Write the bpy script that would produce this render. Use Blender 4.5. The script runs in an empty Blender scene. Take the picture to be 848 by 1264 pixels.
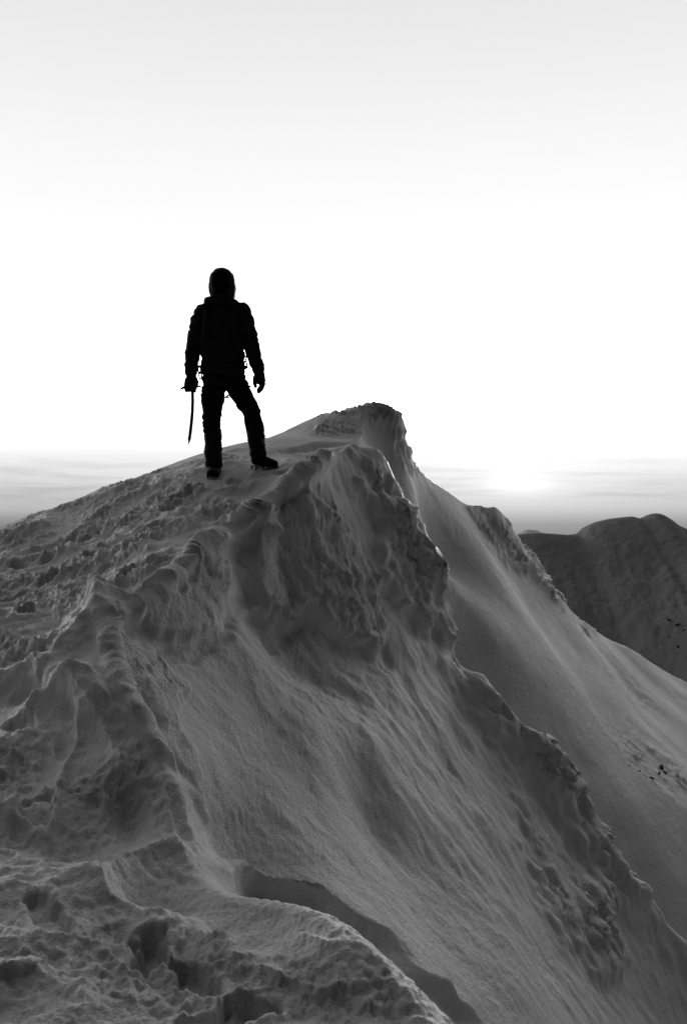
import bpy, bmesh, math, random
import numpy as np
from mathutils import Vector, Matrix, Euler
random.seed(4)
sc = bpy.context.scene
COL = sc.collection
FP = 35/36*1264
CX, CY = 424.0, 632.0
def W(px, py, Y): return np.array([(px-CX)/FP*Y, Y, (CY-py)/FP*Y])
def unW(p): return (CX+FP*p[0]/p[1], CY-FP*p[2]/p[1], p[1])

# ---------------------------------------------------------------- materials
def mat(name, base, rough=.8, spec=.3, nodes=None):
    m = bpy.data.materials.new(name); m.use_nodes = True
    nt = m.node_tree; b = nt.nodes['Principled BSDF']
    b.inputs['Base Color'].default_value = (base, base, base, 1)
    b.inputs['Roughness'].default_value = rough
    b.inputs['Specular IOR Level'].default_value = spec
    if nodes: nodes(nt, b, base)
    return m
def grain(scale, lo, hi, bump, dist, detail=6, scale2=None, fine=None, crust=None):
    def f(nt, b, base):
        N, L = nt.nodes, nt.links
        tc = N.new('ShaderNodeTexCoord')
        n = N.new('ShaderNodeTexNoise'); n.inputs['Scale'].default_value = scale; n.inputs['Detail'].default_value = detail
        L.new(tc.outputs['Object'], n.inputs['Vector'])
        mr = N.new('ShaderNodeMapRange'); mr.inputs[1].default_value = .3; mr.inputs[2].default_value = .7
        mr.inputs[3].default_value = base*lo; mr.inputs[4].default_value = base*hi
        L.new(n.outputs['Fac'], mr.inputs[0])
        cb = N.new('ShaderNodeCombineColor')
        for i in range(3): L.new(mr.outputs[0], cb.inputs[i])
        L.new(cb.outputs[0], b.inputs['Base Color'])
        bp = N.new('ShaderNodeBump'); bp.inputs['Strength'].default_value = bump; bp.inputs['Distance'].default_value = dist
        n2 = N.new('ShaderNodeTexNoise'); n2.inputs['Scale'].default_value = scale2 or scale*3; n2.inputs['Detail'].default_value = 8
        n2.inputs['Roughness'].default_value = .65
        L.new(tc.outputs['Object'], n2.inputs['Vector']); L.new(n2.outputs['Fac'], bp.inputs['Height'])
        last = bp
        if fine:
            n3 = N.new('ShaderNodeTexNoise'); n3.inputs['Scale'].default_value = fine[0]; n3.inputs['Detail'].default_value = 4
            L.new(tc.outputs['Object'], n3.inputs['Vector'])
            b2 = N.new('ShaderNodeBump'); b2.inputs['Strength'].default_value = fine[1]; b2.inputs['Distance'].default_value = fine[2]
            L.new(n3.outputs['Fac'], b2.inputs['Height']); L.new(bp.outputs[0], b2.inputs['Normal']); last = b2
        if crust:
            # crusty ice grain where the terrain's own "crust" attribute says so
            at = N.new('ShaderNodeAttribute'); at.attribute_name = 'crust'
            n4 = N.new('ShaderNodeTexNoise'); n4.inputs['Scale'].default_value = crust[0]; n4.inputs['Detail'].default_value = 7
            n4.inputs['Roughness'].default_value = .72
            L.new(tc.outputs['Object'], n4.inputs['Vector'])
            b3 = N.new('ShaderNodeBump'); b3.inputs['Distance'].default_value = crust[2]
            m5 = N.new('ShaderNodeMath'); m5.operation = 'MULTIPLY'; m5.use_clamp = True; m5.inputs[1].default_value = crust[1]
            L.new(at.outputs['Fac'], m5.inputs[0]); L.new(m5.outputs[0], b3.inputs['Strength'])
            L.new(n4.outputs['Fac'], b3.inputs['Height']); L.new(last.outputs[0], b3.inputs['Normal']); last = b3
        L.new(last.outputs[0], b.inputs['Normal'])
    return f
M_snow = mat('wind_packed_snow', .72, .6, .12, grain(2.2, .88, 1.08, .55, .015, 8, 20, (105, .85, .008), (42, .85, .03)))
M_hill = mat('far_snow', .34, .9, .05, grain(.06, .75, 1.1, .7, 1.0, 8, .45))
M_hill2 = mat('hazy_snow', .75, .9, .05, grain(.02, .9, 1.05, .3, 1.0))  # distance haze put into the pale base colour
M_sea = mat('sea_surface', .35, .7, 0.2, grain(.0003, .85, 1.1, .05, 10))
M_rock = mat('dark_rock', .03, .9, .1, grain(6, .6, 1.6, .8, .05))
M_shell = mat('black_shell_fabric', .010, .8, .08, grain(30, .8, 1.4, .4, .003))
M_trouser = mat('black_trouser_fabric', .008, .9, .05, grain(30, .8, 1.3, .4, .003))
M_base = mat('dark_base_layer', .006, .9, .03, grain(40, .8, 1.2, .3, .002))
M_strap = mat('black_webbing', .013, .85, .06, grain(80, .8, 1.3, .3, .001))
M_boot = mat('black_boot', .008, .8, .08, grain(40, .7, 1.4, .3, .002))
M_metal = mat('dark_metal', .015, .5, .2, grain(50, .7, 1.3, .1, .001))

# ---------------------------------------------------------------- noise
rng = np.random.RandomState(11)
PERM = np.concatenate([rng.permutation(256)]*3).astype(np.int32)
G = rng.normal(size=(256, 3)); G /= np.linalg.norm(G, axis=1)[:, None]; G = G.astype(np.float32)
def perlin(x, y, z):
    x = x.astype(np.float32); y = y.astype(np.float32); z = z.astype(np.float32)
    xi = np.floor(x).astype(np.int32); yi = np.floor(y).astype(np.int32); zi = np.floor(z).astype(np.int32)
    xf = x-xi; yf = y-yi; zf = z-zi
    xi &= 255; yi &= 255; zi &= 255
    u = xf*xf*xf*(xf*(xf*6-15)+10); v = yf*yf*yf*(yf*(yf*6-15)+10); w = zf*zf*zf*(zf*(zf*6-15)+10)
    def c(i, j, k):
        g = G[PERM[PERM[PERM[(xi+i) & 255]+((yi+j) & 255)]+((zi+k) & 255)]]
        return g[..., 0]*(xf-i)+g[..., 1]*(yf-j)+g[..., 2]*(zf-k)
    def lp(a, b, t): return a+(b-a)*t
    a0 = lp(lp(c(0,0,0), c(1,0,0), u), lp(c(0,1,0), c(1,1,0), u), v)
    a1 = lp(lp(c(0,0,1), c(1,0,1), u), lp(c(0,1,1), c(1,1,1), u), v)
    return lp(a0, a1, w)*1.6
def sstep(a, b, x):
    t = np.clip((x-a)/(b-a), 0, 1); return t*t*(3-2*t)
def smin(a, b, k):
    h = np.clip(.5+.5*(b-a)/k, 0, 1); return b*(1-h)+a*h-k*h*(1-h)
def smax(a, b, k): return -smin(-a, -b, k)

# ---------------------------------------------------------------- thin-plate surfaces through surveyed points
def tps(pts, lam=1e-4):
    A = np.array([(p[0]/400, 2*math.log(p[2])) for p in pts]); v = np.array([p[1]/400 for p in pts])
    n = len(A)
    def phi(r2): return .5*r2*np.log(r2+1e-9)
    d = ((A[:, None]-A[None])**2).sum(-1)
    M = np.zeros((n+3, n+3)); M[:n, :n] = phi(d)+lam*np.eye(n)
    Pm = np.c_[np.ones(n), A]; M[:n, n:] = Pm; M[n:, :n] = Pm.T
    s = np.linalg.solve(M, np.r_[v, 0, 0, 0])
    def ev(px, Y):
        a = (px/400).astype(np.float32); b = (2*np.log(Y)).astype(np.float32)
        out = s[n]+s[n+1]*a+s[n+2]*b
        out = out.astype(np.float32)
        for i in range(n):
            r2 = (a-np.float32(A[i, 0]))**2+(b-np.float32(A[i, 1]))**2
            out += np.float32(s[i])*phi(r2)
        return out*400
    return ev
crest = [(650,1370,2.5),(560,1264,2.75),(470,1170,3.0),(385,1112,3.2),(290,1093,3.4),(243,1058,3.75),(222,1000,4.0),(180,915,4.35),
         (145,855,4.7),(134,815,4.95),(128,765,5.3),(165,765,5.55),(205,730,5.95),(245,690,6.45),(270,668,6.75),(320,636,7.3),
         (375,590,8.0),(410,563,8.7),(440,547,9.4)]
rib = [(440,547,9.4),(468,572,9.6),(500,640,9.5),(545,722,9.45),(560,790,9.3),(600,838,9.3),(640,888,9.3),(700,950,9.4),(740,1030,9.25),
       (790,1090,9.2),(848,1160,9.2),(950,1290,9.2)]
back = [(497,511,12.5),(503,534,12.9),(515,567,13.3),(545,598,14.2),(580,622,14.9),(605,638,15.5),(628,657,16.1),(680,725,17.5),(725,768,18.5),
        (780,800,20),(848,836,21.5),(1000,920,25)]
def off(lst, d, fac=None):
    o = []
    for p in lst:
        w = W(*p)+np.array(d)*(fac(p) if fac else 1.0)
        o.append(unW(w))
    return o
Lp = crest+[(0,1290,2.45),(0,1200,2.75),(150,1264,2.55),(300,1264,2.62),(420,1290,2.6),(150,1180,2.95),(280,1180,2.95),(0,1120,3.1),(130,1100,3.3),
    (0,1040,3.6),(120,1030,3.75),(0,950,4.2),(80,920,4.4),(0,875,4.9),(60,860,4.95),(0,800,5.7),(70,780,5.9),
    (0,745,6.6),(100,715,6.9),(180,677,7.1),(0,703,7.6),(120,650,8.2),(220,620,8.0),(290,612,8.0),
    (0,656,9.2),(60,632,9.3),(120,607,9.5),(180,590,9.6),(250,569,9.8),(300,549,10.2),(340,534,10.8),
    (265,588,8.45),(327,576,8.6),(375,562,9.4),(400,543,10.2),(440,544,10.4),(440,526,11.3),(-150,700,9.2),(-150,760,7.0),(-150,950,4.6),(-150,1200,3),
    (360,531,11),(400,513,11.5),(440,501,12),(468,499,12.3),(486,502,12.4),
    (0,700,12),(120,655,13),(250,625,13.5),(340,595,14.5),(400,580,16),(450,565,16),(480,570,17),(0,830,25),(300,800,25),(450,760,25),(-150,760,12),(300,900,45)]+back+\
    off(back, (-.8,1.6,-1.0), lambda p: p[2]/16)+off(back, (.8,-1.0,.35), lambda p: p[2]/16)+off(crest[5::2], (.5,0,-.02), lambda p: p[2]/6)+off(crest[:5], (.25,.4,-.02), lambda p: p[2]/3.2)
Np = crest+[(560,1264,4.5),(215,860,5.1),(240,950,4.75),(262,1042,4.6),
    (300,800,6.1),(330,900,5.65),(370,1000,5.25),(420,1100,4.85),(510,1200,4.6),(400,900,6.05),(450,900,6.5),(450,1000,6.0),(520,1100,5.8),(600,1200,5.5),(680,1264,5.7),
    (480,825,7.7), (540,950,7.3),(600,1000,7.6),(650,1100,7.3),(700,1200,7.0),
    (370,700,7.55),(420,750,7.75),(330,670,7.4),(300,720,6.9),(345,775,7.1),
    (465,640,9.0),(475,720,8.4),(470,800,7.95),(520,800,8.6),(600,900,8.8),(660,1000,8.6),(740,1150,8.2),(780,1230,8.0),(900,1330,8.6),(900,1450,7.2),(700,1400,5)]+rib[1:]+\
    off(crest[5:], (-.5,0,.62), lambda p: p[2]/6)+off(crest[:5], (-.2,-.34,.42), lambda p: p[2]/4)+off(crest[:5], (.2,.34,-.42))
Bp = rib+off(rib, (.15,.55,-.95))+off(rib, (-.2,-1.0,1.1))+off(rib, (.4,1.6,-3.0))
Fp = back+[(480,556,12.0),(470,580,10.9),(440,538,10.8),(520,640,12.6),(560,720,12.2),(600,780,11.9),(640,860,11.6),(700,920,11.8),(848,1120,11.2),(600,680,13.8),(650,760,14.0),
    (700,800,15.2),(750,850,15.0),(800,900,15.0),(848,950,15.2),(848,880,18.5),(560,850,10.8),(640,1000,10.4),(740,1150,10.2),(848,1264,10),
    (400,1200,6),(600,1400,6),(300,1100,5),(500,1400,4.5),(200,1300,4),(480,860,9),(1000,1150,13),(1000,1400,10)]+\
    off(back, (-.8,1.0,1.2), lambda p: p[2]/16)+[(0,350,13),(300,300,14),(0,350,25),(300,350,25),(-150,400,13)]
surf = [tps(p, 1e-4 if i != 1 else 4e-4) for i, p in enumerate((Lp, Np, Bp, Fp))]

uu = np.linspace(-.41, .41, 820)
g = .41+.0012*np.cumsum(1.11**np.arange(48))
uu = np.r_[-g[::-1], uu, g]
yy = [1.0]
while yy[-1] < 14: yy.append(yy[-1]*1.0032)
while yy[-1] < 60: yy.append(yy[-1]*1.005)
while yy[-1] < 260: yy.append(yy[-1]*1.05)
yy = np.array(yy)
U, Y = np.meshgrid(uu, yy)
U = U.astype(np.float32); Y = Y.astype(np.float32)
ex = U*FP+CX
YM = 28
pxc = np.clip(ex, -150, 1000); Yc = np.clip(Y, 2.4, YM)
zs = [(CY-s(pxc, Yc))/FP*np.clip(Y, 2.4, None) for s in surf]
zL, zN, zB, zF = zs
X = U*Y
kk = np.clip(Y/8, .35, 3)
# ragged crest: wander the two flanks against one another before they meet
rag = perlin(X*2.6, Y*2.6, zL*0)*.05+perlin(X*7, Y*7, zL*0+3)*.03+perlin(X*17, Y*17, zL*0+3)*.010
rag *= sstep(3.6, 4.4, Y)*(.6+.4*sstep(5.6, 6.6, Y))
near = smin(smin(zL, zN+rag*kk, (.02+.24*sstep(4.1, 3.4, Y))*kk), zB, .05+.34*sstep(540, 620, ex))
far = smin(zL, zF, .045*kk)
Z = smax(near, far, .05*kk)
def bump(px, py, Yd, r, h):
    c = W(px, py, Yd); return h*np.exp(-(((X-c[0])**2+((Y-c[1])*.6)**2)/r**2)**1.5)
Z += bump(602,634,15.4,.38,.15)+bump(620,648,15.9,.32,.17)+bump(655,697,16.9,.26,.11)+bump(690,738,17.8,.30,.11)+bump(474,505,12.3,.36,.05)
Z -= np.clip(ex-1000, 0, None)/FP*Y*.9+np.clip(-150-ex, 0, None)/FP*Y*.3
Z -= np.clip(Y-YM, 0, None)*.7
pos = np.stack([X, Y, Z], -1)
def normals(p):
    a = np.gradient(p, axis=1); b = np.gradient(p, axis=0)
    n = np.cross(a, b); n /= np.linalg.norm(n, axis=-1, keepdims=True)+1e-12
    return n
nr = normals(pos)
PX = ex; PY = CY-FP*Z/Y

def segdist(pts, closed=False):
    d = np.full(PX.shape, 1e9, np.float32); n = len(pts)
    for i in range(n if closed else n-1):
        ax, ay = pts[i]; bx, by = pts[(i+1) % n]
        dx, dy = bx-ax, by-ay; l2 = dx*dx+dy*dy
        t = np.clip(((PX-ax)*dx+(PY-ay)*dy)/l2, 0, 1)
        d = np.minimum(d, (PX-ax-t*dx)**2+(PY-ay-t*dy)**2)
    return np.sqrt(d)
def inside(pts):
    c = np.zeros(PX.shape, bool); n = len(pts)
    for i in range(n):
        ax, ay = pts[i]; bx, by = pts[(i+1) % n]
        if ay == by: continue
        c ^= ((ay > PY) != (by > PY)) & (PX < (bx-ax)*(PY-ay)/(by-ay)+ax)
    return c
w1 = perlin(X*3, Y*3, Z*3); w2 = perlin(X*9, Y*9, Z*9)
wob = w1*12+w2*9
def poly(pts, soft, y0, y1):
    d = segdist(pts, True); s = np.where(inside(pts), d, -d)+wob
    return sstep(0, soft, s)*((Y > y0) & (Y < y1))
def stroke(pts, w, y0, y1, core=.2):
    d = segdist(pts)+wob*.6
    return sstep(w, w*core, d)*((Y > y0) & (Y < y1))

mP = sstep(-.02, .10, zN-zL)*sstep(11.5, 9.5, Y)            # trodden plateau
mNear = sstep(-.1, .1, near-far)
mFace = mNear*(1-mP)*(Y < 11.5)
mFar = 1-mNear
butt = [poly([(160,775),(205,730),(262,672),(288,700),(280,745),(262,778),(225,800),(190,795)], 16, 5, 7.6)*.7,
        poly([(285,690),(300,655),(375,590),(425,640),(470,710),(474,806),(440,802),(405,782),(375,755),(342,776),(305,748)], 16, 6.3, 9.2),
        poly([(430,555),(470,578),(502,640),(548,722),(563,796),(530,782),(505,765),(472,715),(455,680)], 16, 7.8, 10.2),
        poly([(600,930),(650,965),(690,1005),(715,1050),(738,1090),(758,1190),(746,1206),(702,1180),(664,1140),(640,1070)], 34, 7, 9.8)*.8,
        poly([(132,770),(150,850),(205,930),(245,1010),(262,1015),(240,930),(228,850),(190,800)], 14, 4, 6.2)*.4,
        stroke([(728,1105),(746,1165),(748,1194)], 30, 7, 9.6)*1.0]
bsum = np.clip(sum(butt), 0, 1.5)
under = np.clip(stroke([(200,812),(240,808),(275,785),(292,745)], 14, 5, 7.6)+stroke([(312,766),(345,790),(378,772),(408,797),(440,816),(476,820)], 16, 6, 9)
    +stroke([(480,735),(510,780),(535,797),(568,812)], 14, 7.5, 10.3), 0, 1)*mFace
brk = sstep(-.2, .25, perlin(X*1.15+11, Y*1.15, Z*1.15))
rime = np.clip((butt[0]+butt[1]+butt[2]+.9*butt[3]+butt[4]+.8*butt[5])*.85+stroke([(128,768),(150,840),(200,930),(250,1010)], 28, 4, 6)*.35
    +stroke([(482,508),(500,528),(508,552),(518,572)], 24, 11, 14)*.5+stroke([(400,524),(440,515),(480,508)], 22, 10.5, 13)*.6
    +stroke([(590,640),(628,660),(680,728),(725,772)], 24, 14.6, 20)*.55
    +brk*(stroke([(565,800),(605,850),(640,890),(700,955)], 36, 8, 10)+stroke([(690,945),(705,955),(750,1040),(790,1095)], 38, 8, 10))
    +stroke([(600,650),(640,695),(690,740)], 14, 13, 20)*.3
    +stroke([(780,910),(800,935),(840,970)], 34, 12, 20)*.3+stroke([(760,830),(800,860)], 20, 12, 22)*.2, 0, 1.1)
d = np.zeros(PX.shape, np.float32)
d += .05*kk*(1-.65*mFace)*perlin(X/kk*1.1, Y/kk*1.1, Z/kk*1.1)
# wind-carved plateau: sharp-crested folds in warped bands, crusty in patches
wx = X+.22*perlin(X*1.5, Y*1.5, Z*0+1)+.07*w1; wy = Y+.22*perlin(X*1.5, Y*1.5, Z*0+7)+.07*w2
ca, sa = math.cos(.55), math.sin(.55)
qa = wx*ca-wy*sa; qb = wx*sa+wy*ca
n1 = 1-2*np.abs(perlin(qa*1.0, qb*1.7, Z*0)); n1 = np.clip(n1, 0, 1)**2
n2 = 1-2*np.abs(perlin(qa*3.1+5, qb*5.2, Z*0)); n2 = np.clip(n2, 0, 1)**2
n3 = 1-2*np.abs(perlin(qa*8+5, qb*12, Z*0)); n3 = np.clip(n3, 0, 1)
r3 = perlin(X*13, Y*11, Z*9); r4 = perlin(X*31, Y*27, Z*25); r5 = perlin(X*70, Y*62, Z*60)
upper = sstep(4.8, 6.2, Y)*sstep(10.2, 9.2, Y)
lower = sstep(4.2, 3.6, Y)
patch = sstep(-.05, .35, perlin(X*.9+20, Y*.9, Z*0)+.35*sstep(-.3, -1.1, X/(Y/5))+.3*upper)
rough_t = patch*sstep(-.2-.2*upper, .3, perlin(X*2.3+4, Y*2.3, Z*0))
cr1 = perlin(X*6+w2*.5, Y*5+w1*.5, Z*0+3); cr2 = perlin(X*15+w2, Y*12, Z*0+5)
plates = sstep(-.04, .04, cr1)*.7+sstep(-.05, .05, cr2)*.3
blk = np.abs(perlin(X*7+w2*.4, Y*5.5, Z*0+3))
wd = perlin(qa*5, qb*26, Z*0)          # fine wind ribs
d += mP*sstep(11, 8, Y)*((.055-.015*lower)*n1+.024*n2*(.15+.85*n1)+.008*n3*(.1+patch)+rough_t*((.010+.010*upper)*r3+.018*upper*blk)
     +rough_t*(.009+.013*upper)*r4+rough_t*(.014+.012*upper)*plates+.004*wd*(1-rough_t)+.004*r4*patch+.0045*r5-.035)
folds = [([(128,762),(104,786),(78,828),(30,846),(0,850)],.14,17),([(140,862),(118,858),(92,866),(50,886),(0,930)],.17,19),
         ([(112,872),(128,900),(152,950),(190,1000)],.07,12),([(243,1060),(205,1048),(160,1058),(120,1085),(70,1098)],.10,18),
         ([(108,880),(96,925),(62,985),(0,1012)],.11,17),([(120,872),(170,905),(205,985),(215,1040)],.05,9),
         ([(0,1080),(60,1070),(110,1086)],.06,14),([(285,1094),(250,1130),(215,1140),(150,1135)],.03,20),([(0,1170),(70,1150),(130,1175),(160,1215)],.03,13),
         ([(0,735),(50,722),(120,700),(190,668),(250,640)],.04,8),([(0,772),(60,752),(110,748),(165,722),(215,690)],.05,8),([(0,705),(90,676),(170,648)],.03,7),
         ([(250,682),(300,640),(345,605),(385,578)],.03,6)]
for pl, h_, w_ in folds:
    fd = np.sqrt(np.clip(segdist(pl)+w1*12+w2*9, 0, None)**2+1)-1
    d += mP*h_*np.exp(-fd/w_)*np.clip(Y/5, .6, 1.3)*np.clip(.8+.8*w1+.4*w2, .15, 1.3)
hol = [((40,960),(60,28)),((95,905),(22,40)),((60,1040),(60,22)),((190,1100),(45,16)),((45,870),(40,9)),((170,1000),(20,36)),((60,815),(30,12))]
for (hx0, hy0), (ra, rb) in hol:
    d -= mP*.07*np.exp(-(((PX-hx0+wob)/ra)**2+((PY-hy0)/rb)**2))
# lip standing proud along the crest
cl = np.clip(segdist([(p[0], p[1]) for p in crest])+w1*5+w2*1.5-1, 0, None)
d += .15*np.exp(-cl/6)*mNear*sstep(9.0, 8.3, Y)*np.clip(.95+.7*w1, .45, 1.4)*np.clip(Y/6, .45, 1)*sstep(3.7, 4.5, Y)
d += np.exp(-cl/40)*lower*(.006*r3+.005*r4)
# face: fine wind-etched streaks down the fall line, pitted crust
t = np.array([.62, -.12, -.77]); sA = np.array([.12, .99, -.06]); sB = np.cross(t, sA)
warp = .12*w1
al = pos@t; ac = pos@sA+warp; an = pos@sB+warp
s0 = perlin(al*.7, ac*1.3, an*1.3); s2 = perlin(al*8, ac*30, an*30); s3 = perlin(al*20, ac*64, an*64)
fr = .25+.8*sstep(-.2, .5, perlin(X*1.4, Y*1.4, Z*1.4+30))
d += mFace*(.006*s0+fr*(.0024*s2+.0046*s3)+.0008*r3+.0018*r4+.0028*r5)
# rime: lumpy, crusty, the lumps sagging under their own weight
f0 = perlin(X*1.6+5, Y*1.6, Z*1.3); f1 = perlin(al*2.8, ac*3.2, an*3.2); f2 = np.abs(perlin(X*5.2+2, Y*5.2, Z*5.2)); f3 = np.abs(perlin(X*12, Y*12, Z*12)); f4 = np.abs(perlin(X*27, Y*27, Z*27)); f5 = perlin(X*55, Y*55, Z*55)
sc_r = np.clip(Y/8, .7, 1.5)
het = .4+.8*sstep(-.2, .4, perlin(X*2+40, Y*2, Z*2))
lump = rime*sc_r*(.030*f0+.032*f1+(.3+.7*het)*.078*f2+het*(.058*f3+.040*f4+.008*f5)+.006*r5-.03)
d += lump
d += bsum*.085-under*.03
# rib edge standing out over the far slope
rl = segdist([(468,572),(500,640),(545,722),(560,790),(600,838),(640,888),(700,950),(740,1030),(790,1090),(848,1160),(950,1290)])+wob
d += .11*np.exp(-(rl/32)**2)*((Y > 8.2) & (Y < 10.4))*mNear*np.clip(.2+1.1*brk+.8*w1, 0, 1.5)
# far face
d += mFar*sstep(10, 12, Y)*(.10*perlin(al*.35, ac*.6, an*.6)+.006*perlin(al*1.1, ac*1.5, an*1.5)+.001*s2+.003*r4+.003*r3)
calm = np.ones(PX.shape, np.float32)
feet = [W(265,588,8.45), W(327,576,8.6)]
for f in feet:
    q = (X-f[0])**2+(Y-f[1])**2
    calm *= 1-np.exp(-q/.028)
d *= calm
prints = [(190,1168,1.4),(245,1205,.9),(290,1252,1.0),(60,1125,.6),(50,1000,.7),(60,800,.8),(90,735,1),(60,715,.9),(130,700,1),(120,680,.9),(180,660,1),(160,642,1),(212,630,.9),(230,612,.9),(30,900,.6),(35,760,.9),(15,735,.9),(245,600,.9),(110,660,.9),(60,680,.9),(25,690,.8),(150,720,.8),(290,590,.7),(350,580,.6)]
for i, (a, b, s_) in enumerate(prints):
    q = np.where((np.abs(PX-a) < 3) & (np.abs(PY-b) < 6), Y, 1e9); j = np.argmin(q)
    if q.flat[j] > 1e8: continue
    x0, y0 = X.flat[j], Y.flat[j]; an_ = .9*math.sin(i*2.3)
    c_, s__ = math.cos(an_), math.sin(an_)
    dx = (X-x0)*c_+(Y-y0)*s__; dy = -(X-x0)*s__+(Y-y0)*c_
    e = np.sqrt((dx/.052)**2+(dy/.12)**2)+r3*.5+w2*.4+r4*.2
    d += calm*s_*(-.05*sstep(1.12, .78, e)+.014*np.exp(-((e-1.35)/.3)**2))
fade = sstep(60, 40, Y)
pos = pos+nr*(d*fade)[..., None]
pos[..., 2] -= np.clip(lump+.02*rime, 0, None)*.7*calm*mNear*(nr[..., 2] < .8)*(Y < 10.6)
crust = np.clip(rime*.9+mP*(.25+.6*rough_t+.3*lower)+mFace*.10+np.exp(-cl/14)*.4*mNear*(Y < 9.5)+mFar*.03, 0, 1)*fade

def grid_mesh(name, P):
    h, w = P.shape[:2]
    me = bpy.data.meshes.new(name)
    idx = np.arange(h*w).reshape(h, w)
    f = np.stack([idx[:-1, :-1], idx[:-1, 1:], idx[1:, 1:], idx[1:, :-1]], -1).reshape(-1, 4)
    me.vertices.add(h*w); me.vertices.foreach_set('co', P.reshape(-1).astype(np.float32))
    me.loops.add(f.size); me.loops.foreach_set('vertex_index', f.reshape(-1).astype(np.int32))
    me.polygons.add(len(f)); me.polygons.foreach_set('loop_start', (np.arange(len(f))*4).astype(np.int32))
    me.polygons.foreach_set('loop_total', np.full(len(f), 4, np.int32))
    me.polygons.foreach_set('use_smooth', np.ones(len(f), bool))
    me.update(); me.validate()
    return me
def link(name, me, m, parent=None):
    o = bpy.data.objects.new(name, me); COL.objects.link(o)
    if m: me.materials.clear(); me.materials.append(m)
    if parent: o.parent = parent
    return o
def tag(o, label, cat=None, group=None, kind=None):
    o['label'] = label
    if cat: o['category'] = cat
    if group: o['group'] = group
    if kind: o['kind'] = kind
tm = grid_mesh('snow_ridge', pos)
at_ = tm.attributes.new('crust', 'FLOAT', 'POINT'); at_.data.foreach_set('value', crust.reshape(-1).astype(np.float32))
terr = link('snow_ridge', tm, M_snow)
tag(terr, 'snow and rime covered mountain ridge the climber stands on', 'mountain ridge', kind='structure')

# ---------------------------------------------------------------- distant hills
def hill(name, prof, Yh, front, behind, x0, x1, amp, m, label, res=(360, 240), dpt=(90, 120), ker_n=7):
    xs = np.linspace(x0, x1, res[0]); ys = np.r_[np.linspace(Yh-dpt[0], Yh+6*Yh/160, int(res[1]*.75)), np.linspace(Yh+9*Yh/160, Yh+dpt[1], res[1]//4)]
    XX, YY = np.meshgrid(xs, ys)
    px = CX+FP*xs/Yh
    cz = (CY-np.interp(px, [p[0] for p in prof], [p[1] for p in prof]))/FP*Yh
    ker = np.hanning(ker_n); cz = np.convolve(np.pad(cz, ker_n//2, 'edge'), ker/ker.sum(), 'valid')
    k = 160/Yh
    dd = YY-Yh; c = Yh*.022
    spur = 1+.35*perlin(XX*.06*k, YY*.012*k, XX*0+5)
    ZZ = cz[None]-np.where(dd < 0, front, behind)*spur*(np.sqrt(dd*dd+c*c)-c)
    wq = perlin(XX*.09*k, YY*.05*k, XX*0+1)*6/k
    rd = perlin((XX+wq)*.055*k, YY*.022*k, ZZ*0)
    rg_ = 1-2*np.abs(perlin((XX+wq)*.05*k+3, YY*.03*k, ZZ*0+6))
    ZZ = ZZ+amp*(1.8*rd+.5*rg_+.5*perlin((XX+wq)*.17*k, YY*.06*k, ZZ*0+4)+.3*perlin(XX*.5*k, YY*.3*k, ZZ*0+8)+.2*perlin(XX*1.4*k, YY*k, ZZ*0+2))*sstep(0, 20/k, np.abs(dd)+2/k)
    P = np.stack([XX, YY, ZZ], -1)
    o = link(name, grid_mesh(name, P), m); tag(o, label, 'mountain', kind='structure'); return P
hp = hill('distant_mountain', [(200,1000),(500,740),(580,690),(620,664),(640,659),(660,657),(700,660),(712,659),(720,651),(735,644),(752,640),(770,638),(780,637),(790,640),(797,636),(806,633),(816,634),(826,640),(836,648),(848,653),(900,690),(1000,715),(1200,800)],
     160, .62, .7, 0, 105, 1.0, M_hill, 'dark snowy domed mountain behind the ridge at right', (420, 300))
hill('far_peak', [(500,720),(600,676),(630,662),(648,653),(662,654),(690,668),(760,700)], 700, .5, .6, 20, 210, .6, M_hill2, 'small pale peak beyond the dark domed mountain', (160, 120), (300, 300))
bm = bmesh.new()
bmesh.ops.create_circle(bm, cap_ends=True, segments=96, radius=26000)
me = bpy.data.meshes.new('sea'); bm.to_mesh(me); bm.free()
sea = link('sea', me, M_sea); sea.location = (0, 0, -900)
tag(sea, 'hazy grey sea far below fading out before the horizon', 'sea', kind='structure')

# ---------------------------------------------------------------- rocks
def rock(loc, r, seed, label, group):
    bm = bmesh.new(); bmesh.ops.create_icosphere(bm, subdivisions=3, radius=1)
    co = np.array([v.co[:] for v in bm.verts])
    n = perlin(co[:, 0]*1.3+seed*7, co[:, 1]*1.3, co[:, 2]*1.3)*.6+perlin(co[:, 0]*3+seed, co[:, 1]*3, co[:, 2]*3)*.35
    for v, k in zip(bm.verts, n): v.co = Vector((v.co.x*1.4, v.co.y, v.co.z*.6))*r*(1+float(k))
    me = bpy.data.meshes.new('rock'); bm.to_mesh(me); bm.free()
    o = link('rock', me, M_rock); o.location = loc; o.rotation_euler = (0, .6, seed*1.3); tag(o, label, 'rock', group)
fp = pos.reshape(-1, 3); fpx = CX+FP*fp[:, 0]/fp[:, 1]; fpy = CY-FP*fp[:, 2]/fp[:, 1]
def find(P, px, py, a, b, sink):
    k = np.where((np.abs(a-px) < 3) & (np.abs(b-py) < 4))[0]
    if not len(k): return None
    return P[k[np.argmin(P[k, 1])]]+np.array([-.3, .3, -.6])*sink
for i, (a, b, r) in enumerate([(797,953,.05),(806,956,.055),(816,943,.075),(821,950,.05),(776,940,.035),(830,968,.035),(790,948,.03),(812,951,.035),(836,952,.025)]):
    q = find(fp, a, b, fpx, fpy, r*.8)
    if q is not None: rock(q, r*.8, i, 'small dark rock showing through the snow of the shaded slope at right', 'dark rocks on the shaded slope')
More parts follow.
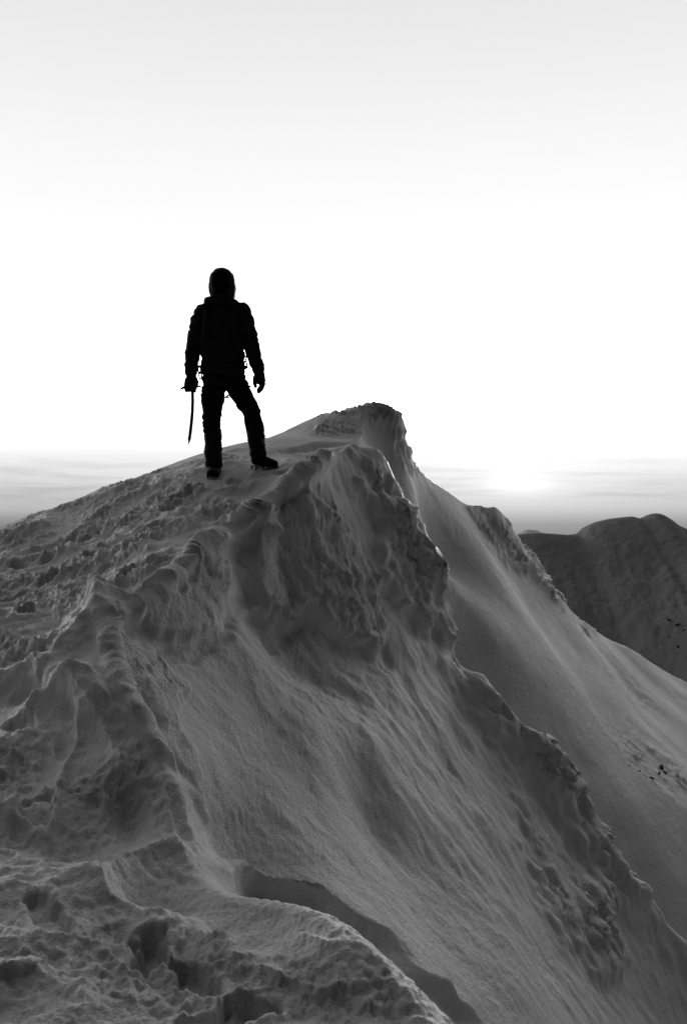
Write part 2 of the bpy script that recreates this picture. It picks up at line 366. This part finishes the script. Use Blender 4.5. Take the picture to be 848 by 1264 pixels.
hf = hp.reshape(-1, 3); hx = CX+FP*hf[:, 0]/hf[:, 1]; hy = CY-FP*hf[:, 2]/hf[:, 1]
for i, (a, b, r) in enumerate([(831,763,.32),(835,767,.28),(822,758,.16),(827,783,.22),(836,795,.2),(813,771,.13),(819,790,.12),(842,774,.2),(806,764,.1)]):
    q = find(hf, a, b, hx, hy, r)
    if q is not None: rock(q, r, i+10, 'dark rock on the flank of the domed mountain at right edge', 'dark rocks on the domed mountain')

# ---------------------------------------------------------------- person
YP = 8.55; S = YP/FP
OP = Vector(W(280, 588, YP))
def L3(px, py, dy=0, o=(280, 588)): return Vector(((px-o[0])*S, dy, (o[1]-py)*S))
def chain(pts, step=.35, o=(280, 588)):
    out = []
    P = [(L3(p[0], p[1], p[2], o), p[3], p[4] if len(p) > 4 else p[3], p[5] if len(p) > 5 else p[3]) for p in pts]
    if len(P) == 1: return [P[0]]
    for (a, ax, ay, az), (b, bx, by, bz) in zip(P[:-1], P[1:]):
        n = max(2, int((b-a).length/(min(ax, ay, az, bx, by, bz)*step))+1)
        for i in range(n+1):
            t = i/n; out.append((a.lerp(b, t), ax+(bx-ax)*t, ay+(by-ay)*t, az+(bz-az)*t))
    return out
def blob(name, ells, voxel, m, parent=None, smooth=6, wr=0, wf=14, cut=None, solid=0):
    bm = bmesh.new()
    for c, a, b, e in ells:
        bmesh.ops.create_icosphere(bm, subdivisions=2, radius=1, matrix=Matrix.Translation(c) @ Matrix.Diagonal((a, b, e, 1)))
    me = bpy.data.meshes.new(name); bm.to_mesh(me); bm.free()
    o = bpy.data.objects.new(name, me); COL.objects.link(o)
    r = o.modifiers.new('r', 'REMESH'); r.mode = 'VOXEL'; r.voxel_size = voxel
    s = o.modifiers.new('s', 'SMOOTH'); s.iterations = smooth; s.factor = .5
    bpy.context.view_layer.update()
    me2 = bpy.data.meshes.new_from_object(o.evaluated_get(bpy.context.evaluated_depsgraph_get()))
    o.modifiers.clear(); o.data = me2; bpy.data.meshes.remove(me); me2.name = name
    n = len(me2.vertices); co = np.zeros(n*3, np.float32); me2.vertices.foreach_get('co', co); co = co.reshape(-1, 3)
    if wr:
        no = np.array([v.normal[:] for v in me2.vertices])
        q = co[:, 2]*wf*1.7+perlin(co[:, 0]*5, co[:, 1]*5, co[:, 2]*5)*1.5+co[:, 0]*wf*.8
        k = perlin(co[:, 0]*wf*.7, co[:, 1]*wf*.7, q)+.45*(1-2*np.abs(perlin(co[:, 0]*wf*1.2, co[:, 1]*wf*1.2, q*1.6+7)))
        co = co+no*(k*wr)[:, None]; me2.vertices.foreach_set('co', co.astype(np.float32).reshape(-1))
    if cut or solid:
        bm = bmesh.new(); bm.from_mesh(me2)
        if cut: bmesh.ops.delete(bm, geom=[f for f in bm.faces if cut(f.calc_center_median())], context='FACES')
        if solid: bmesh.ops.solidify(bm, geom=bm.faces[:], thickness=solid)
        bm.to_mesh(me2); bm.free()
    me2.polygons.foreach_set('use_smooth', np.ones(len(me2.polygons), bool)); me2.update()
    me2.materials.clear(); me2.materials.append(m)
    if parent: o.parent = parent
    return o
def sweep(bm, pts, radii, n=10, flat=1.0, ref=Vector((0, 1, 0)), closed=False):
    pts = [Vector(p) for p in pts]; N = len(pts)
    if not hasattr(radii, '__len__'): radii = [radii]*N
    rings = []
    for i, p in enumerate(pts):
        a = pts[(i-1) % N] if (closed or i > 0) else p; b = pts[(i+1) % N] if (closed or i < N-1) else p
        t = (b-a).normalized(); u = t.cross(ref)
        if u.length < 1e-3: u = t.cross(Vector((1, 0, 0)))
        u.normalize(); v = u.cross(t)
        rings.append([bm.verts.new(p+u*(radii[i]*math.cos(2*math.pi*k/n))+v*(radii[i]*flat*math.sin(2*math.pi*k/n))) for k in range(n)])
    for i in range(N if closed else N-1):
        A, B = rings[i], rings[(i+1) % N]
        for k in range(n): bm.faces.new((A[k], A[(k+1) % n], B[(k+1) % n], B[k]))
    if not closed: bm.faces.new(rings[0][::-1]); bm.faces.new(rings[-1])
def finish(name, bm, m, parent, smooth=True):
    bmesh.ops.recalc_face_normals(bm, faces=bm.faces[:])
    me = bpy.data.meshes.new(name); bm.to_mesh(me); bm.free()
    me.polygons.foreach_set('use_smooth', np.full(len(me.polygons), smooth)); me.update()
    return link(name, me, m, parent)

hand_l = chain([(236,462,0,.034,.034,.034),(236.3,470,-.012,.043,.026,.036)])
hand_l_f = []
for k, px in enumerate((230.8, 234.3, 237.8, 241.2)):
    e = (0, -1, -.5, 1.2)[k]
    hand_l_f += chain([(px,469,-.025,.0125),(px-.3,475+e*.3,-.046,.0120),(px-.3,481+e*.4,-.040,.0115),(px,483+e*.3,-.016,.0105)])
hand_l_f += chain([(240.5,465,.005,.015),(243,471,.022,.013),(242,477,.03,.0115),(240,481,.022,.010)])
hand_r = chain([(319.8,458,0,.040,.040,.034),(320.8,464,-.004,.043,.048,.034),(321.6,470,-.006,.043,.049,.032)])
hand_r_f = []
for k, dy in enumerate((-.040, -.016, .008, .030)):
    e = (-.6, .8, .3, -1.6)[k]
    hand_r_f += chain([(322,469,dy,.0165),(326-k*.7,475+e*.6,dy-.006,.016),(324.4-k*1.3,480+e,dy-.008,.015),(320.4-k*.6,483.4+e,dy-.008,.0135)])
hand_r_f += chain([(318.5,461,-.03,.019),(315.6,467,-.052,.0165),(315.0,473,-.058,.015),(316.4,478,-.056,.013)])

legs = [(266,468,0,.08),(263,498,-.01,.076),(262,521,-.03,.058),(263.5,545,.01,.056),(264.5,574,.02,.045)]
legr = [(287,468,0,.08),(299,490,-.03,.076),(310,508,-.06,.060),(316.5,535,-.02,.056),(319,563,0,.045)]
body = (chain([(274.5,343,-.012,.074,.092,.08),(274.5,352,-.016,.078,.092,.085),(275,362,-.03,.058,.066,.062)]) # skull, jaw
  + chain([(274.5,352,-.105,.012,.014,.012),(274.5,357,-.118,.015,.016,.012)])   # nose
  + chain([(270,347.5,-.098,.017,.012,.008),(279,347.5,-.098,.017,.012,.008)])   # brow
  + chain([(271.5,363,-.092,.012,.008,.005),(277.5,363,-.092,.012,.008,.005)])   # lips
  + chain([(275,368,-.08,.022,.018,.014)])                                        # chin
  + chain([(263.2,353,0,.010,.022,.032)]) + chain([(285.8,353,0,.010,.022,.032)])   # ears
  + chain([(275,366,0,.058,.06,.05),(275,382,.01,.06,.062,.05)])
  + chain([(275,392,.01,.15,.10,.06),(275,420,.0,.155,.105,.06),(275.5,445,0,.145,.10,.06),(276,466,0,.155,.11,.07)])
  + chain([(252,389,0,.06),(240,428,.01,.045),(236,461,0,.033)]) + chain([(298,388,0,.06),(309.5,424,.02,.045),(319,457,0,.033)])
  + chain(legs) + chain(legr)
  + chain([(264.5,576,.02,.04),(265,583,-.12,.036,.05,.026)]) + chain([(319,565,0,.04),(337,571,-.06,.04,.036,.026)])
  + hand_l + hand_r + hand_l_f + hand_r_f)
person = blob('person', body, .007, M_base, None, 3)
person.location = OP
tag(person, 'hooded climber in dark winter clothing standing on the snowy ridge holding an ice axe', 'person')

jk = (chain([(275,380,.005,.100,.095,.05),(275,391,0,.175,.135,.070),(274.5,412,-.005,.190,.145,.07),(275.5,438,-.005,.190,.145,.07),(276,459,0,.198,.150,.045)])
  + chain([(253,385,0,.076),(247.5,396,0,.083),(238.8,428,.01,.070),(236,459,0,.055,.055,.03)])
  + chain([(297,383,0,.076),(302,396,0,.080),(310.6,423,.02,.068),(319,454,0,.055,.055,.03)]))
blob('jacket', jk, .009, M_shell, person, 3, .015, 9)
HC = L3(274.3, 352, 0)
def hood_cut(c):
    return c.y < -.045 and ((c.x-HC.x)/.068)**2+((c.z-HC.z)/.092)**2 < 1
hood = blob('hood', chain([(274,346.2,.012,.114,.124,.112),(274.3,355,.008,.120,.130,.105),(274.8,366,.01,.108,.118,.06)]), .008, M_shell, person, 3, .005, 12, hood_cut, .006)
bm = bmesh.new()
sweep(bm, [HC+Vector((.069*math.cos(a), -.098-.010*math.sin(a)-.02*(1-abs(math.cos(a))), .093*math.sin(a))) for a in np.linspace(0, 2*math.pi, 33)[:-1]], .007, 8, closed=True)
finish('hood_rim', bm, M_base, hood)
blob('collar', chain([(262,373,.01,.075,.10,.05),(275,374,-.01,.10,.115,.055),(285,374.5,.01,.075,.10,.045)]), .009, M_shell, person, 3, .007, 14)
tr = (chain([(276,458,0,.165,.12,.06),(276,470,0,.186,.135,.07)])
  + chain([(264.5,468,0,.100),(263,492,-.01,.097),(262,508,-.022,.083),(262,521,-.03,.074),(262.5,540,.0,.069),(264,566,.02,.060)])
  + chain([(288,468,0,.100),(298,487,-.028,.098),(305,499,-.05,.087),(311,509,-.06,.078),(315,530,-.03,.069),(318.5,557,0,.060)]))
blob('trousers', tr, .009, M_trouser, person, 2, .018, 8)
g1 = blob('gaiter', chain([(262.3,530,-.01,.075,.075,.02),(263,545,.005,.076),(264.3,574,.018,.070,.078,.03)]), .008, M_shell, person, 3, .013, 11)
g2 = blob('gaiter', chain([(314.6,524,-.03,.075,.075,.02),(316.5,537,-.02,.075),(319,562,0,.068,.074,.03)]), .008, M_shell, person, 3, .013, 11)
bm = bmesh.new()
sweep(bm, [L3(262.4,531,-.01)+Vector((.076*math.cos(a), .076*math.sin(a), 0)) for a in np.linspace(0, 6.283, 25)[:-1]], .006, 8, closed=True); finish('gaiter_strap', bm, M_strap, g1)
bm = bmesh.new()
sweep(bm, [L3(314.9,526,-.03)+Vector((.076*math.cos(a), .076*math.sin(a), 0)) for a in np.linspace(0, 6.283, 25)[:-1]], .006, 8, closed=True); finish('gaiter_strap', bm, M_strap, g2)
def boot(pts, heel, toe):
    b = blob('boot', chain(pts), .007, M_boot, person, 3)
    bm = bmesh.new(); H, T = L3(*heel), L3(*toe)
    d_ = (T-H).normalized(); sd = d_.cross(Vector((0, 0, 1))).normalized(); up = Vector((0, 0, 1))
    for s in (-1, 1):
        sweep(bm, [H+sd*.036*s+up*.012, H.lerp(T, .5)+sd*.038*s+up*.010, T+sd*.042*s+up*.012], .007, 6)
        for q in (.03, .25, .62, .8, .97):
            c = H.lerp(T, q)+sd*.042*s+up*.0
            m4 = Matrix.Translation(c-up*.012) @ Matrix.Rotation(math.pi, 4, 'X')
            bmesh.ops.create_cone(bm, cap_ends=True, segments=6, radius1=.009, radius2=.001, depth=.036, matrix=m4)
        c = T+d_*.018+sd*.022*s
        bmesh.ops.create_cone(bm, cap_ends=True, segments=6, radius1=.010, radius2=.001, depth=.05, matrix=Matrix.Translation(c) @ (d_*.8-up*.5).to_track_quat('Z', 'Y').to_matrix().to_4x4())
    for q in (.05, .45, .95): sweep(bm, [H.lerp(T, q)-sd*.04+up*.012, H.lerp(T, q)+sd*.04+up*.012], .006, 6)
    finish('crampon', bm, M_metal, b)
boot([(264.3,568,.02,.066,.070,.03),(264.8,580,.01,.062,.064,.048),(265.3,583,-.07,.062,.062,.042),(265.6,584.5,-.15,.055,.048,.032)], (265,588.5,.05), (265.6,588.5,-.17))
boot([(318.8,557,.0,.066,.068,.03),(318.5,568,.0,.062,.058,.05),(327,570,-.035,.060,.054,.046),(337.5,573,-.08,.052,.05,.034)], (313.5,577,.03), (340,577,-.095))
def glove(p, f, cuff):
    q = [(c, a+.006, b+.006, e+.006) for c, a, b, e in p]+[(c, a+.0035, b+.0035, e+.0035) for c, a, b, e in f]
    o = blob('glove', q, .0045, M_shell, person, 2)
    bm = bmesh.new(); c0, c1 = L3(*cuff[0]), L3(*cuff[1])
    sweep(bm, [c0, c0.lerp(c1, .5), c1], [.054, .057, .047], 16); finish('cuff', bm, M_strap, o)
glove(hand_l, hand_l_f, ((236,455,0),(236,463.5,-.002)))
glove(hand_r, hand_r_f, ((318.4,451,.002),(319.8,460.5,-.001)))
def ringpts(c, rx, ry, tilt=0, n=28):
    return [L3(*c)+Vector((rx*math.cos(a), ry*math.sin(a), tilt*math.cos(a))) for a in np.linspace(0, 2*math.pi, n+1)[:-1]]
bm = bmesh.new(); sweep(bm, ringpts((276,453,0), .198, .155), .018, 8, .4, Vector((0, 0, 1)), closed=True)
har = finish('harness', bm, M_strap, person)
for c, rx, ry, ti in (((263.5,486,-.01), .097, .101, .02), ((294.5,484,-.025), .101, .103, .05)):
    bm = bmesh.new(); sweep(bm, ringpts(c, rx, ry, ti), .013, 8, .4, Vector((0, 0, 1)), closed=True); finish('leg_loop', bm, M_strap, har)
def carab(px, py, dy, h=.035, wd=.012):
    bm = bmesh.new()
    sweep(bm, [L3(px, py, dy)+Vector((wd*math.cos(a), 0, h*math.sin(a))) for a in np.linspace(0, 6.283, 21)[:-1]], .006, 6, closed=True); finish('carabiner', bm, M_metal, har)
carab(247.3,457,-.03); carab(248.6,464,-.05,.03); carab(304,452,-.05,.03)
bm = bmesh.new(); sweep(bm, [L3(*p) for p in ((302,430,-.08),(304.5,435,-.09),(306,441,-.09),(305,446,-.08),(302.5,449,-.07))], .007, 8, .4); finish('sling', bm, M_strap, har)

# backpack on the climber's back
OB = (272, 410)
bp = bpy.data.objects.new('backpack', None); COL.objects.link(bp); bp.location = OP+L3(*OB, .2)
tag(bp, 'black rucksack on the back of the hooded climber, its lid bulging beside the neck', 'backpack')
def bl(name, pts, v, par, wr=.006): return blob(name, chain(pts, .35, OB), v, M_shell, par, 5, wr, 12)
bl('pack_body', [(275,384,.02,.13,.09,.07),(275,410,.02,.15,.10,.08),(275,438,.0,.145,.09,.07)], .010, bp)
bl('lid', [(259,370.0,-.03,.070,.08,.046),(272,372,-.0,.10,.10,.045),(284,376,.0,.07,.08,.04)], .009, bp)
for sx in (-1, 1):
    bm = bmesh.new()
    cx = 275+sx*15.5
    sweep(bm, [L3(px, py, dy, OB) for px, py, dy in ((cx,379,-.10),(cx,376.5,-.17),(cx+sx,379,-.25),(cx+sx*1.5,388,-.335),(cx+sx*1.5,402,-.358),(cx+sx*3,418,-.348),(cx+sx*7,432,-.29),(cx+sx*9,440,-.15))], .026, 8, .3)
    finish('shoulder_strap', bm, M_strap, bp)

# ice axe held by its head
OA = (238, 480)
ax = bpy.data.objects.new('ice_axe', None); COL.objects.link(ax); ax.location = OP+L3(*OA, -.02)
tag(ax, 'ice axe hanging point down from the gloved hand at left', 'ice axe')
def A3(px, py, dy=0): return L3(px, py, dy, OA)
bm = bmesh.new(); sweep(bm, [A3(*p) for p in ((238,477),(238.4,486),(238.6,496),(238.2,508),(237.2,520),(236,531),(234.9,540))], [.014,.0145,.0145,.0145,.0145,.0145,.013], 12, .7)
finish('shaft', bm, M_metal, ax)
bm = bmesh.new(); sweep(bm, [A3(234.9,539.5),A3(234.5,542),A3(234.1,545),A3(233.4,549)], [.015,.014,.008,.001], 10)
finish('spike', bm, M_metal, ax)
def blade(name, top, bot, th):
    bm = bmesh.new(); f = []; b = []
    for p in top+bot[::-1]:
        f.append(bm.verts.new(A3(p[0], p[1], -th))); b.append(bm.verts.new(A3(p[0], p[1], th)))
    bm.faces.new(f); bm.faces.new(b[::-1]); n = len(f)
    for i in range(n): bm.faces.new((f[i], b[i], b[(i+1) % n], f[(i+1) % n]))
    finish(name, bm, M_metal, ax, False)
blade('pick', [(238,476),(233,475.8),(228,476.6),(224.5,478.6),(222.6,481.2)], [(238,480.5),(233,480),(228.5,480),(225.5,481),(222.6,482)], .006)
bm = bmesh.new()
pr = [((238,477.5),.010,.010),((243,477),.012,.008),((247.5,477.3),.024,.006),((251.5,479.2),.034,.002)]
rg = []
for (p, wd_, th) in pr:
    c = A3(*p); rg.append([bm.verts.new(c+Vector((0, y, z))) for y, z in ((-wd_, -th), (wd_, -th), (wd_, th), (-wd_, th))])
for A, B in zip(rg[:-1], rg[1:]):
    for k in range(4): bm.faces.new((A[k], A[(k+1) % 4], B[(k+1) % 4], B[k]))
bm.faces.new(rg[0][::-1]); bm.faces.new(rg[-1]); finish('adze', bm, M_metal, ax, False)

# ---------------------------------------------------------------- sky, sun, camera
AZ, EL = math.radians(10), math.radians(5.0)
SUN = Vector((math.sin(AZ)*math.cos(EL), math.cos(AZ)*math.cos(EL), math.sin(EL)))
GL = Vector(W(640, 598, 1)).normalized()
w = bpy.data.worlds.new('World'); sc.world = w; w.use_nodes = True
nt = w.node_tree; N, LK = nt.nodes, nt.links
bg = N['Background']
def node(t, **k):
    n = N.new(t)
    for a, v in k.items(): setattr(n, a, v)
    return n
def mth(op, a, b=None, c=None, clamp=False):
    n = node('ShaderNodeMath', operation=op); n.use_clamp = clamp
    for i, v in enumerate((a, b, c)):
        if v is None: continue
        if isinstance(v, (int, float)): n.inputs[i].default_value = v
        else: LK.new(v, n.inputs[i])
    return n.outputs[0]
def mapr(v, a, b, c, d_, smooth=True):
    n = node('ShaderNodeMapRange'); n.interpolation_type = 'SMOOTHSTEP' if smooth else 'LINEAR'
    LK.new(v, n.inputs[0])
    for i, q in enumerate((a, b, c, d_)): n.inputs[i+1].default_value = q
    return n.outputs[0]
tc = node('ShaderNodeTexCoord'); D = tc.outputs['Generated']
sp = node('ShaderNodeSeparateXYZ'); LK.new(D, sp.inputs[0])
elev = mth('MULTIPLY', mth('ARCSINE', sp.outputs[2]), 180/math.pi)
mp = node('ShaderNodeMapping'); mp.inputs['Scale'].default_value = (2.2, 2.2, 50); LK.new(D, mp.inputs[0])
cn = node('ShaderNodeTexNoise'); cn.inputs['Scale'].default_value = 1.5; cn.inputs['Detail'].default_value = 5; LK.new(mp.outputs[0], cn.inputs['Vector'])
mp2 = node('ShaderNodeMapping'); mp2.inputs['Scale'].default_value = (4.5, 4.5, 60); LK.new(D, mp2.inputs[0])
cn2 = node('ShaderNodeTexNoise'); cn2.inputs['Scale'].default_value = 2.6; cn2.inputs['Detail'].default_value = 7; LK.new(mp2.outputs[0], cn2.inputs['Vector'])
ew = mth('ADD', elev, mth('MULTIPLY', mth('SUBTRACT', cn.outputs['Fac'], .5), mapr(elev, -.2, 1.6, .15, 1.1)))
cr = node('ShaderNodeValToRGB'); cr.color_ramp.interpolation = 'LINEAR'
EMIN, EMAX = -4, 90
st = [(-4,.14),(-1.2,.20),(-.55,.26),(-.2,.38),(.2,.49),(.9,.56),(1.4,.62),(1.8,.69),(2.3,.78),(2.9,.86),(4.2,.94),(6.5,.985),(12,1.0),(16,.975),(19,.94),(23,.87),(27,.80),(40,.60),(60,.50),(90,.42)]
e = cr.color_ramp.elements
while len(e) < len(st): e.new(.5)
for el_, (a, v) in zip(e, st): el_.position = (a-EMIN)/(EMAX-EMIN); el_.color = (v, v, v, 1)
LK.new(mapr(ew, EMIN, EMAX, 0, 1, False), cr.inputs[0])
bw0 = node('ShaderNodeRGBToBW'); LK.new(cr.outputs[0], bw0.inputs[0])
def dotv(v):
    n = node('ShaderNodeVectorMath', operation='DOT_PRODUCT'); LK.new(D, n.inputs[0]); n.inputs[1].default_value = v; return n.outputs['Value']
fm = mapr(dotv(SUN), math.cos(math.radians(56)), math.cos(math.radians(36)), .010, 1.0)
VL = Vector((math.sin(math.radians(-50))*math.cos(math.radians(54)), math.cos(math.radians(-50))*math.cos(math.radians(54)), math.sin(math.radians(54))))
fl = mapr(dotv(VL), math.cos(math.radians(50)), math.cos(math.radians(5)), .010, .95)  # unseen bright sky patch high at left, added to lift the plateau
base = mth('MULTIPLY', bw0.outputs[0], mth('MAXIMUM', fm, fl))
stk = mth('MULTIPLY', mapr(cn2.outputs['Fac'], .44, .68, 0, .15), mth('MULTIPLY', mapr(elev, .2, 1.0, 0, 1), mapr(elev, 2.0, 3.8, 1, 0)))
azim = mth('MULTIPLY', mth('ARCTAN2', sp.outputs[0], sp.outputs[1]), 180/math.pi)
def gauss(a0, e0, sa_, se_, amp):
    da = mth('DIVIDE', mth('SUBTRACT', azim, a0), sa_); de = mth('DIVIDE', mth('SUBTRACT', elev, e0), se_)
    return mth('MULTIPLY', mth('EXPONENT', mth('MULTIPLY', mth('ADD', mth('MULTIPLY', da, da), mth('MULTIPLY', de, de)), -1)), amp)
ga_, ge_ = math.degrees(math.atan2(GL.x, GL.y)), math.degrees(math.asin(GL.z))
glow = mth('ADD', gauss(ga_, ge_, 1.7, .5, .26), gauss(ga_, ge_, 5.5, 1.5, .13))
# over-bright sunward afterglow above the haze, plus an unseen left lobe added for light
after = mth('MULTIPLY', mth('ADD', gauss(21, 7.5, 20, 3.6, 13.0), gauss(-42, 7.5, 20, 3.6, 20.0)), mapr(elev, 2.6, 8.0, 0, 1))
sky = node('ShaderNodeTexSky', sky_type='NISHITA'); sky.sun_disc = False; sky.sun_elevation = EL; sky.sun_rotation = AZ
bws = node('ShaderNodeRGBToBW'); LK.new(sky.outputs[0], bws.inputs[0])
tot = mth('ADD', mth('ADD', mth('ADD', mth('MULTIPLY', base, mth('SUBTRACT', 1.0, stk)), glow), after), mth('MULTIPLY', bws.outputs[0], .003))
cbc = node('ShaderNodeCombineColor')
for i in range(3): LK.new(tot, cbc.inputs[i])
LK.new(cbc.outputs[0], bg.inputs[0]); bg.inputs[1].default_value = 1.0

sl = bpy.data.lights.new('sun', 'SUN'); sl.energy = 2.0; sl.angle = math.radians(5)
so = bpy.data.objects.new('sun', sl); COL.objects.link(so); so.rotation_euler = SUN.to_track_quat('Z', 'Y').to_euler()
cam = bpy.data.cameras.new('camera'); cam.sensor_fit = 'VERTICAL'; cam.sensor_height = 36; cam.sensor_width = 24; cam.lens = 35
cam.clip_start = .05; cam.clip_end = 400000
co_ = bpy.data.objects.new('camera', cam); COL.objects.link(co_); co_.rotation_euler = (math.pi/2, 0, 0)
sc.camera = co_
sc.view_settings.view_transform = 'Standard'; sc.view_settings.look = 'None'; sc.view_settings.exposure = 0
